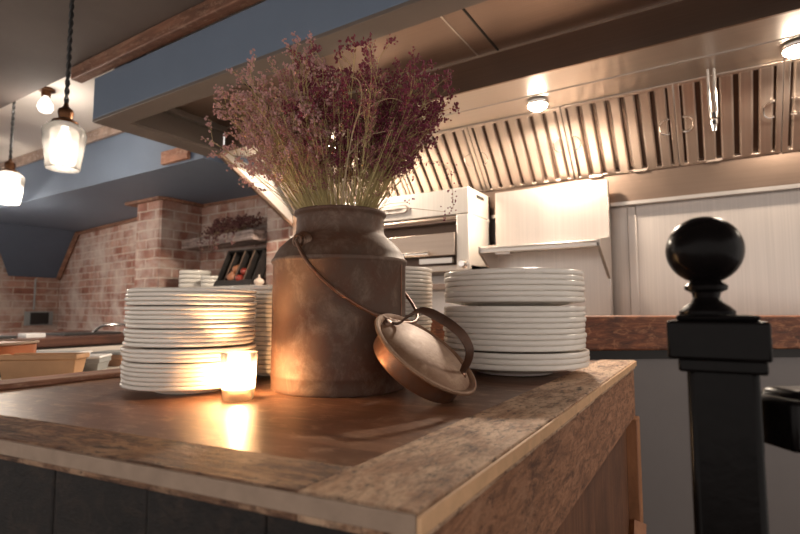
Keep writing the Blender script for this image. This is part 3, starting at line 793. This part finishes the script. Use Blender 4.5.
# range with riser and high shelf
rg = thing('range_riser', 'stainless range back riser with a high shelf on triangular brackets', 'shelf', (-.77, 2.74, 0))
T2 = Matrix.Translation(-rg.location)
RX0, RX1 = -1.068, -.452
obj('riser_panel', box(B(), RX0, RX1, 2.755, 2.80, .95, 1.775, T2), M['steel'], rg, bevel=.004)
bm = B(); box(bm, RX0, RX1-.002, 2.50, 2.755, 1.418, 1.428, T2); box(bm, RX0, RX1-.002, 2.50, 2.512, 1.396, 1.418, T2)
obj('shelf_plate', bm, M['steel_h'], rg, bevel=.003)
for x in (RX0, RX1-.014):
    bm = prism_x(B(), [(2.50, 1.398), (2.755, 1.255), (2.755, 1.470), (2.50, 1.432)], x, x+.014)
    bm.transform(T2)
    obj('bracket', bm, M['steel'], rg)
bm = B(); box(bm, -.98, -.90, 2.52, 2.56, 1.388, 1.398, T2); obj('shelf_clip', bm, M['steel_h'], rg)
rb_ = thing('kitchen_range', 'steel kitchen range standing behind the timber ledge below the high shelf', 'range', (-1.27, 2.59, 0))
TR = Matrix.Translation(-rb_.location)
obj('range_body', box(B(), -2.1, -.42, 2.22, 2.74, 0, .937, TR), M['steel_dull'], rb_, bevel=.005)
obj('range_top', box(B(), -2.1, -.42, 2.22, 2.74, .937, .957, TR), M['steel_h'], rb_, bevel=.003)
for root in (rg,):
    root.location = Vector((0, 0, CH)) + (root.location - Vector((0, 0, CH)))*.952; root.scale = (.952,)*3
rk = thing('steel_rack', 'low steel rack shelf seen between the plate stacks below the broiler', 'rack', (-1.5, 2.55, .95))
T3 = Matrix.Translation(-rk.location)
obj('rack_shelf', box(B(), -2.0, -1.085, 2.42, 2.74, 1.205, 1.235, T3), M['steel_brown'], rk, bevel=.003)
bm = B()
for x in (-1.98, -1.13):
    for y in (2.44, 2.72): obj('leg', box(B(), x-.012, x+.012, y-.012, y+.012, .95, 1.205, T3), M['steel_dull'], rk)
bm.free()

rk.location = Vector((0, 0, CH)) + (rk.location - Vector((0, 0, CH)))*.952; rk.scale = (.952,)*3

# ------------------------------------------------------------------ left background: counter and recess
ct = thing('back_counter', 'long counter with dark wooden top below the pale brick wall', 'counter', (-4.4, 1.4, 0))
T4 = Matrix.Translation(-ct.location)
obj('counter_top', box(B(), -5.1, -3.85, -.6, 2.50, .842, .90, T4), M['darkwood'], ct, bevel=.006)
obj('counter_front', box(B(), -5.05, -3.90, -.55, 2.48, 0, .842, T4), M['rim'], ct)
for (x0, x1, y0, y1, h, mt, nm, lab) in ((-4.25, -4.02, 1.10, 1.55, .018, 'blackplastic', 'griddle_tray', 'flat dark tray on the back counter near the far corner'),
                                     (-4.45, -4.10, 1.88, 2.30, .016, 'blackplastic', 'griddle_tray', 'flat dark tray on the back counter beside the tap'),
                                     (-4.15, -4.02, 1.60, 1.72, .03, 'lidwhite', 'white_tub', 'small white tub on the back counter below the wall socket'),
                                     (-4.15, -4.08, 2.34, 2.42, .022, 'lidwhite', 'white_tub', 'tiny white tub at the end of the back counter by the tap')):
    bm = box(B(), x0-(x0+x1)/2, x1-(x0+x1)/2, y0-(y0+y1)/2, y1-(y0+y1)/2, 0, h)
    bmesh.ops.inset_individual(bm, faces=[f for f in bm.faces if f.normal.z > .9], thickness=.012, depth=-min(h*.5, .012))
    tag(obj(nm, bm, M[mt], loc=((x0+x1)/2, (y0+y1)/2, .90), bevel=.003), lab, 'tray' if 'tray' in nm else 'tub')
fc = thing('tap', 'curved chrome tap at the end of the back counter', 'tap', (-4.03, 2.33, .90))
obj('tap_base', lathe(B(), [(0, 0), (.026, 0), (.026, .01), (.016, .018), (.016, .03), (0, .03)], 20), M['chrome'], fc)
bm = B(); tube(bm, spline([(0, 0, .02), (0, .0, .045), (-.03, -.03, .07), (-.09, -.09, .075), (-.15, -.15, .062), (-.185, -.185, .02), (-.19, -.19, .006)], 5), .011, 10); obj('spout', bm, M['chrome'], fc)
# socket and conduit on left wall
so = thing('wall_socket', 'black socket box on the brick wall in the far left corner', 'socket', (-7.455, 3.09, .98))
obj('plate', box(B(), 0, .03, -.16, .16, -.09, .09), M['greybox'], so, bevel=.004)
obj('socket_face', box(B(), .03, .045, -.105, .105, -.075, .075), M['blackplastic'], so, bevel=.004)
bm = B(); tube(bm, [(-7.445, 3.03, 1.09), (-7.445, 3.03, 1.49)], .012, 8)
tag(obj('conduit', bm, M['greybox']), 'thin grey conduit running up the brick from the wall socket', 'pipe')

# recess: low brick plinth, timber shelf with dried leaves, bowls, crate of vegetables
bm = box(B(), -4.07, -2.99, 2.60, 3.0, 0, 1.278); box(bm, -2.99, -2.86, 2.60, 2.80, 0, 1.278)
struct('trim_14', bm, M['worktop'])
sh = tag(obj('timber_shelf', box(B(), -.535, .535, -.11, .11, -.042, .042), M['shelfwood'], loc=(-3.545, 2.850, 1.680), rot=(0, 0, R(-6)), bevel=.008),
         'thick weathered timber shelf fixed in the brick recess', 'shelf')
rnd = random.Random(9)
for kx, lab in ((-3.60, 'dried leafy bunch lying on the left of the timber shelf'), (-3.30, 'dried leafy bunch lying on the right of the timber shelf')):
    t0 = thing('dried_leaf_bunch', lab, 'dried plant', (kx, 2.80 - (kx+3.53)*.10, 1.7225))
    SV, SF, FV, FF = [], [], [], []
    for i in range(34):
        p = [Vector((0, 0, .012))]
        d = Vector((rnd.uniform(-.22, .22), rnd.uniform(-.07, .12), rnd.uniform(.02, .15)))
        if i % 11 == 0: d = Vector((rnd.uniform(-.18, .15), -.10, rnd.uniform(-.02, .04)))
        pts = [Vector((0, 0, .008)), d*.5+Vector((0, 0, .03)), d+Vector((0, 0, .004))]
        if i % 11 == 0: pts += [d+Vector((0, -.02, -.06)), d+Vector((.0, -.025, -.13))]
        stick(SV, SF, pts, .0016, .0008, 4)
        for j in range(20):
            u = rnd.uniform(.3, 1); k = u*(len(pts)-1); a = min(int(k), len(pts)-2); q = pts[a].lerp(pts[a+1], k-a)
            q = q+Vector((rnd.gauss(0, .012), rnd.gauss(0, .012), abs(rnd.gauss(0, .012)) if i % 11 else rnd.gauss(0, .01)))
            floret(FV, FF, q, rnd, rnd.uniform(.007, .014))
    link('stems', mesh_from('stems', SV, SF, M['twig']), t0); link('leaves', mesh_from('leaves', FV, FF, M['dryleaf']), t0)
def bowl_mesh(Rr, h):
    bm = lathe(B(), [(0, .002), (Rr*.55, .002), (Rr*.56, 0), (Rr*.82, 0), (Rr*.97, h*.15), (Rr, h*.4), (Rr, h*.94), (Rr-.002, h), (Rr-.006, h), (Rr-.008, h*.8), (Rr*.92, h*.36), (Rr*.5, .010), (0, .010)], 40)
    me = bpy.data.meshes.new('bowl'); bmesh.ops.recalc_face_normals(bm, faces=bm.faces[:]); bm.to_mesh(me); bm.free()
    for q in me.polygons: q.use_smooth = True
    me.materials.append(M['bowl']); return me
bb = bowl_mesh(.130, .036); bs = bowl_mesh(.080, .030)
for i, w in enumerate(('bottom', 'second', 'third', 'topmost')):
    o = link('bowl', bb); o.location = (-3.785, 2.74, 1.278+.0365*i)
    tag(o, 'large white bowl, %s of the taller stack in the brick recess' % (w if w != 'second' else 'second up'), 'bowl', 'large bowls stacked in the recess')
for i, w in enumerate(('bottom', 'middle', 'topmost')):
    o = link('bowl', bs); o.location = (-3.505, 2.69, 1.278+.0305*i)
    tag(o, 'small white bowl, %s of the short stack beside the crate' % w, 'bowl', 'small bowls stacked beside the crate')
# crate: leaning open rack of compartments
cr = thing('divided_crate', 'black divided crate leaning back, holding vegetables in the brick recess', 'crate', (-3.215, 2.655, 1.279), (R(-24), 0, 0))
W2, H2, D2 = .215, .33, .09
bm = B(); box(bm, -W2, W2, D2-.01, D2, 0, H2); box(bm, -W2, W2, 0, D2, 0, .012); box(bm, -W2, W2, 0, D2, H2-.012, H2); box(bm, -W2, -W2+.012, 0, D2, 0, H2); box(bm, W2-.012, W2, 0, D2, 0, H2)
box(bm, -W2, W2, -.008, 0, 0, .05)
obj('crate_box', bm, M['crate'], cr)
for x in (-.110, .0, .110):
    dv = obj('divider', box(B(), x-.003, x+.003, .002, D2-.01, .012, H2-.012), M['crate'], cr)
    obj('divider_edge', box(B(), x-.0045, x+.0045, -.004, .002, .012, H2-.012), M['crate_edge'], dv)
def blob(name, mat, loc, r, prof, lab, cat, rot=(0, 0, 0)):
    return tag(obj(name, lathe(B(), [(a*r, b*r) for a, b in prof], 20), M[mat], loc=loc, rot=rot, smooth=60), lab, cat)
on = [(0, -.95), (.5, -.85), (.92, -.35), (1, 0), (.9, .4), (.5, .8), (.2, 1.05), (.1, 1.4), (0, 1.42)]
to = [(0, -.82), (.5, -.76), (.9, -.4), (1, 0), (.9, .45), (.5, .76), (.15, .74), (0, .68)]
blob('onion', 'onion', (-3.268, 2.70, 1.352), .040, on, 'brown onion low in the crate, left of the red tomatoes', 'onion', (.3, .3, 0))
blob('onion', 'onion', (-3.258, 2.735, 1.415), .036, on, 'brown onion lying on the other onion in the black crate', 'onion', (-.4, .2, 0))
blob('tomato', 'tomato', (-3.162, 2.685, 1.340), .034, to, 'lower red tomato in the black crate', 'tomato')
blob('tomato', 'tomato', (-3.150, 2.720, 1.395), .032, to, 'upper red tomato in the black crate', 'tomato', (.4, .5, 0))
gar = [(0, -.7), (.6, -.65), (1, -.1), (.85, .3), (.4, .6), (.16, .8), (.12, 1.3), (0, 1.3)]
blob('garlic_bulb', 'garlic', (-2.925, 2.67, 1.278+.028), .040, gar, 'pale garlic bulb beside the right end of the black crate', 'garlic')

# ------------------------------------------------------------------ side bench left of the table with boxes
bn = thing('prep_bench', 'pale low prep bench beside the left end of the table', 'bench', (-1.75, .8, 0))
T5 = Matrix.Translation(-bn.location)
obj('bench_top', box(B(), -2.4, -1.175, -.3, 1.9, .90, .93, T5), M['worktop'], bn, bevel=.004)
for x in (-2.34, -1.24):
    for y in (-.24, 1.84): obj('leg', box(B(), x-.025, x+.025, y-.025, y+.025, 0, .90, T5), M['steel_dull'], bn)
def tray(name, mat, c, ang, w, dpt, h, taper, lab, cat, lipw=.006, rimmat=None):
    r = thing(name, lab, cat, (c.x, c.y, .93), (0, 0, ang))
    a = .5; t = taper
    bm = B()
    def ring(wx, dy, z): return [bm.verts.new((sx*wx/2, sy*dy/2, z)) for sx, sy in ((-1,-1),(1,-1),(1,1),(-1,1))]
    R_ = [ring(w-t, dpt-t, 0), ring(w, dpt, h-.012), ring(w+lipw, dpt+lipw, h-.012), ring(w+lipw, dpt+lipw, h), ring(w-.006, dpt-.006, h), ring(w-t-.006, dpt-t-.006, .004)]
    bm.faces.new(R_[0][::-1]); bm.faces.new(R_[-1])
    for p, q in zip(R_[:-1], R_[1:]):
        for i in range(4): bm.faces.new((p[i], p[(i+1) % 4], q[(i+1) % 4], q[i]))
    obj('box_body', bm, M[mat], r, bevel=.004)
    return r
cb_ = cw(-.862, 1.235)
tray('tan_box', 'tan', cb_, PSI+R(6), .172, .055, .062, .014, 'tan open food box just beyond the left batten of the table', 'box', .010)
c2 = cw(-.872, 1.43)
gb = tray('storage_tub', 'greybox', c2, PSI+R(10), .082, .08, .034, .008, 'grey plastic tub with white lid behind the tan box', 'tub')
bm = box(B(), -.046, .046, -.046, .046, .034, .042); obj('lid', bm, M['lidwhite'], gb, bevel=.004)
c3 = cw(-.872, 1.56)
tub2 = tray('storage_tub', 'beige', c3, PSI, .085, .08, .034, .008, 'brownish tub beside the left stack, right of the grey tub', 'tub')
bm = box(B(), -.048, .048, -.046, .046, .034, .042); obj('lid', bm, M['greybox'], tub2, bevel=.004)
c4 = cw(-1.07, 1.56)
wt = tray('white_tray', 'lidwhite', c4, PSI, .19, .10, .040, .012, 'long white tray behind the tan box', 'tray')
# dark pan under a brown tray at the photo's left edge
c5 = cw(-1.09, 1.28)
bm = lathe(B(), [(0, 0), (.095, 0), (.105, .01), (.108, .042), (.104, .042), (.10, .012), (0, .008)], 40)
tag(obj('pan', bm, M['blackplastic'], loc=(c5.x, c5.y, .93)), 'black pan at the left photo edge below the brown tray', 'pan')
bt = thing('brown_tray', 'brown round-cornered tray with pale rim resting on the black pan', 'tray', (c5.x, c5.y, .972), (0, 0, PSI))
def rrect(w, h, r, n=6):
    out = []
    for cx_, cy_, a0 in ((w/2-r, h/2-r, 0), (-w/2+r, h/2-r, 90), (-w/2+r, -h/2+r, 180), (w/2-r, -h/2+r, 270)):
        for k in range(n+1):
            a = R(a0+90*k/n); out.append((cx_+r*math.cos(a), cy_+r*math.sin(a)))
    return out
bm = prism(B(), rrect(.29, .16, .05), 0, .043); obj('tray_body', bm, M['copper'], bt, bevel=.006)
bm = B()
p1 = rrect(.296, .166, .053); tube(bm, [(x, y, .043) for x, y in p1]+[(p1[0][0], p1[0][1], .043)], .0034, 6); obj('rim', bm, M['sawn'], bt)

# ------------------------------------------------------------------ newel post with ball finial and handrail
nw = thing('newel_post', 'black iron newel post with ball finial in the right foreground', 'newel post', (cw(.2725, .45).x, cw(.2725, .45).y, 0), (0, 0, PSI-R(30)))
obj('shaft', box(B(), -.0175, .0345, -.026, .026, 0, 1.056), M['newel'], nw, bevel=.006)
bm = B(); box(bm, -.0310, .0420, -.0365, .0365, 1.058, 1.090); box(bm, -.0235, .0395, -.031, .031, 1.047, 1.059); box(bm, -.024, .036, -.030, .030, 1.090, 1.095)
obj('cap', bm, M['newel'], nw, bevel=.006, bseg=3)
bm = lathe(B(), [(0, 1.093), (.0215, 1.093), (.0220, 1.098), (.0180, 1.102), (.0125, 1.106), (.0105, 1.110), (.0115, 1.1145), (.0165, 1.117), (.0172, 1.1205), (.0130, 1.1235), (.010, 1.127)], 40)
obj('neck', bm, M['newel'], nw)
rb = .0308
bm = lathe(B(), [(0 if i in (0, 28) else rb*math.sin(PI*i/28), 1.1525-rb*.98*math.cos(PI*i/28)) for i in range(29)], 40)
bmesh.ops.remove_doubles(bm, verts=bm.verts, dist=1e-6)
obj('ball', bm, M['newel'], nw)
hr = thing('handrail', 'black handrail joining the newel post at the right edge of the photo', 'handrail', cw(.3190, .452, .990), (0, 0, PSI+R(6)))
obj('rail', box(B(), .012, .62, -.022, .022, .003, .040), M['newel'], hr, bevel=.009, bseg=3)
obj('rail_bracket', box(B(), 0, .016, -.030, .030, -.008, .034), M['newel'], hr, bevel=.004)

# ------------------------------------------------------------------ pendants and ceiling bulb
def cord(h, r=.0072):
    bm = B()
    for ph in (0, PI):
        n = int(h/.006); tube(bm, [(r*.62*math.cos(ph+i*.52), r*.62*math.sin(ph+i*.52), i*h/n) for i in range(n+1)], r*.72, 6)
    return bm
def pendant(loc, ztop, rs, lab, lampk):
    p = thing('pendant_lamp', lab, 'pendant lamp', loc, group=None)
    h = .208*rs
    bm = lathe(B(), [(.030*rs, h), (.055*rs, h*.97), (.079*rs, h*.86), (.0845*rs, h*.76), (.083*rs, h*.70), (.066*rs, .012), (.0645*rs, 0), (.0625*rs, .003), (.064*rs, .014), (.0805*rs, h*.70), (.0815*rs, h*.76), (.0765*rs, h*.845), (.054*rs, h*.95), (.030*rs, h*.98)], 56)
    obj('shade', bm, M['shade'], p, smooth=50)
    bm = lathe(B(), [(.050*rs, h-.006), (.050*rs, h+.004), (.034*rs, h+.012), (.026*rs, h+.016), (.028*rs, h+.030), (.031*rs, h+.042), (.028*rs, h+.054), (.018*rs, h+.062), (.010*rs, h+.070), (.009*rs, h+.082), (0, h+.083)], 32)
    obj('socket', bm, M['brass'], p)
    bm = lathe(B(), [(0, h*.30), (.018*rs, h*.33), (.030*rs, h*.45), (.031*rs, h*.55), (.022*rs, h*.72), (.014*rs, h*.86), (.013*rs, h*.99)], 24)
    obj('bulb', bm, M['bulb'], p)
    zz = h+.082
    o = obj('cord', cord(ztop-loc[2]-zz), M['blackplastic'], p); o.location = (0, 0, zz)
    return p
pendant((-2.215, .974, 1.661), Z_CEIL, .93, 'nearer and larger frosted glass pendant lamp hanging on a twisted black cord', 1)
pendant((-3.795, 1.363, 1.768), 2.52, 1.0, 'farther frosted glass pendant lamp cut off by the left edge of the photo', 2)
pendant((-5.38, 1.70, 1.768), 2.52, 1.0, 'unseen frosted glass pendant lamp added beyond the left edge to light the brick', 3)  # unseen pendant, added to brighten the brick and blue soffit
cbp = thing('ceiling_bulb', 'bare glowing bulb in a brass holder on the white ceiling boards', 'ceiling lamp', (-3.62, 1.47, 2.52))
obj('holder', lathe(B(), [(0, 0), (.05, 0), (.05, -.012), (.028, -.02), (.026, -.05), (0, -.05)], 24), M['brass'], cbp)
obj('bulb', lathe(B(), [(.014, -.05), (.018, -.06), (.042, -.10), (.045, -.125), (.034, -.15), (0, -.165)], 24), M['dimbulb'], cbp)

# ------------------------------------------------------------------ light, camera, world
def point(loc, e, col, r=.04):
    l = bpy.data.lights.new('bulb_light', 'POINT'); l.energy = e; l.color = col; l.shadow_soft_size = r
    o = bpy.data.objects.new('bulb_light', l); COL.objects.link(o); o.location = loc; return o
def spot(loc, e, col, r, ang):
    l = bpy.data.lights.new('lamp_light', 'SPOT'); l.energy = e; l.color = col; l.shadow_soft_size = r; l.spot_size = R(ang); l.spot_blend = .12
    o = bpy.data.objects.new('lamp_light', l); COL.objects.link(o); o.location = loc; return o
WARM = (1, .84, .67)
for x, y, e in ((-.686, 2.345, 110), (.301, 2.345, 24), (1.28, 2.36, 12)):
    spot((x, y, 2.045), e, WARM, .045, 166)
lsp = spot((-1.95, 2.30, 2.062), 170, WARM, .045, 178); lsp.data.spot_blend = 0
point((-3.62, 1.47, 2.30), 5, (1, .88, .76), .06)
point((-3.795, 1.363, 1.83), 26, (1, .89, .78), .03)
point((-5.38, 1.70, 1.83), 60, (1, .90, .80), .03)  # light of the added, unseen third pendant
point((-2.215, .974, 1.735), 3, (1, .88, .76), .03)
w = bpy.data.worlds.new('room_light'); sc.world = w; w.use_nodes = True
w.node_tree.nodes['Background'].inputs['Color'].default_value = (1.0, .91, .84, 1)
w.node_tree.nodes['Background'].inputs['Strength'].default_value = 1.0

cam = bpy.data.cameras.new('camera'); co = bpy.data.objects.new('camera', cam); COL.objects.link(co); sc.camera = co
cam.sensor_width = 36; cam.lens = 505/800*36
co.location = (0, 0, CH)
co.rotation_euler = (PI/2 + math.atan(42/505), 0, PSI)
cam.clip_start = .02
cam.dof.use_dof = True; cam.dof.focus_distance = .92; cam.dof.aperture_fstop = 5.4
sc.view_settings.view_transform = 'Standard'; sc.view_settings.look = 'None'; sc.view_settings.gamma = 1; sc.view_settings.exposure = 0.28
sc.cycles.use_denoising = True
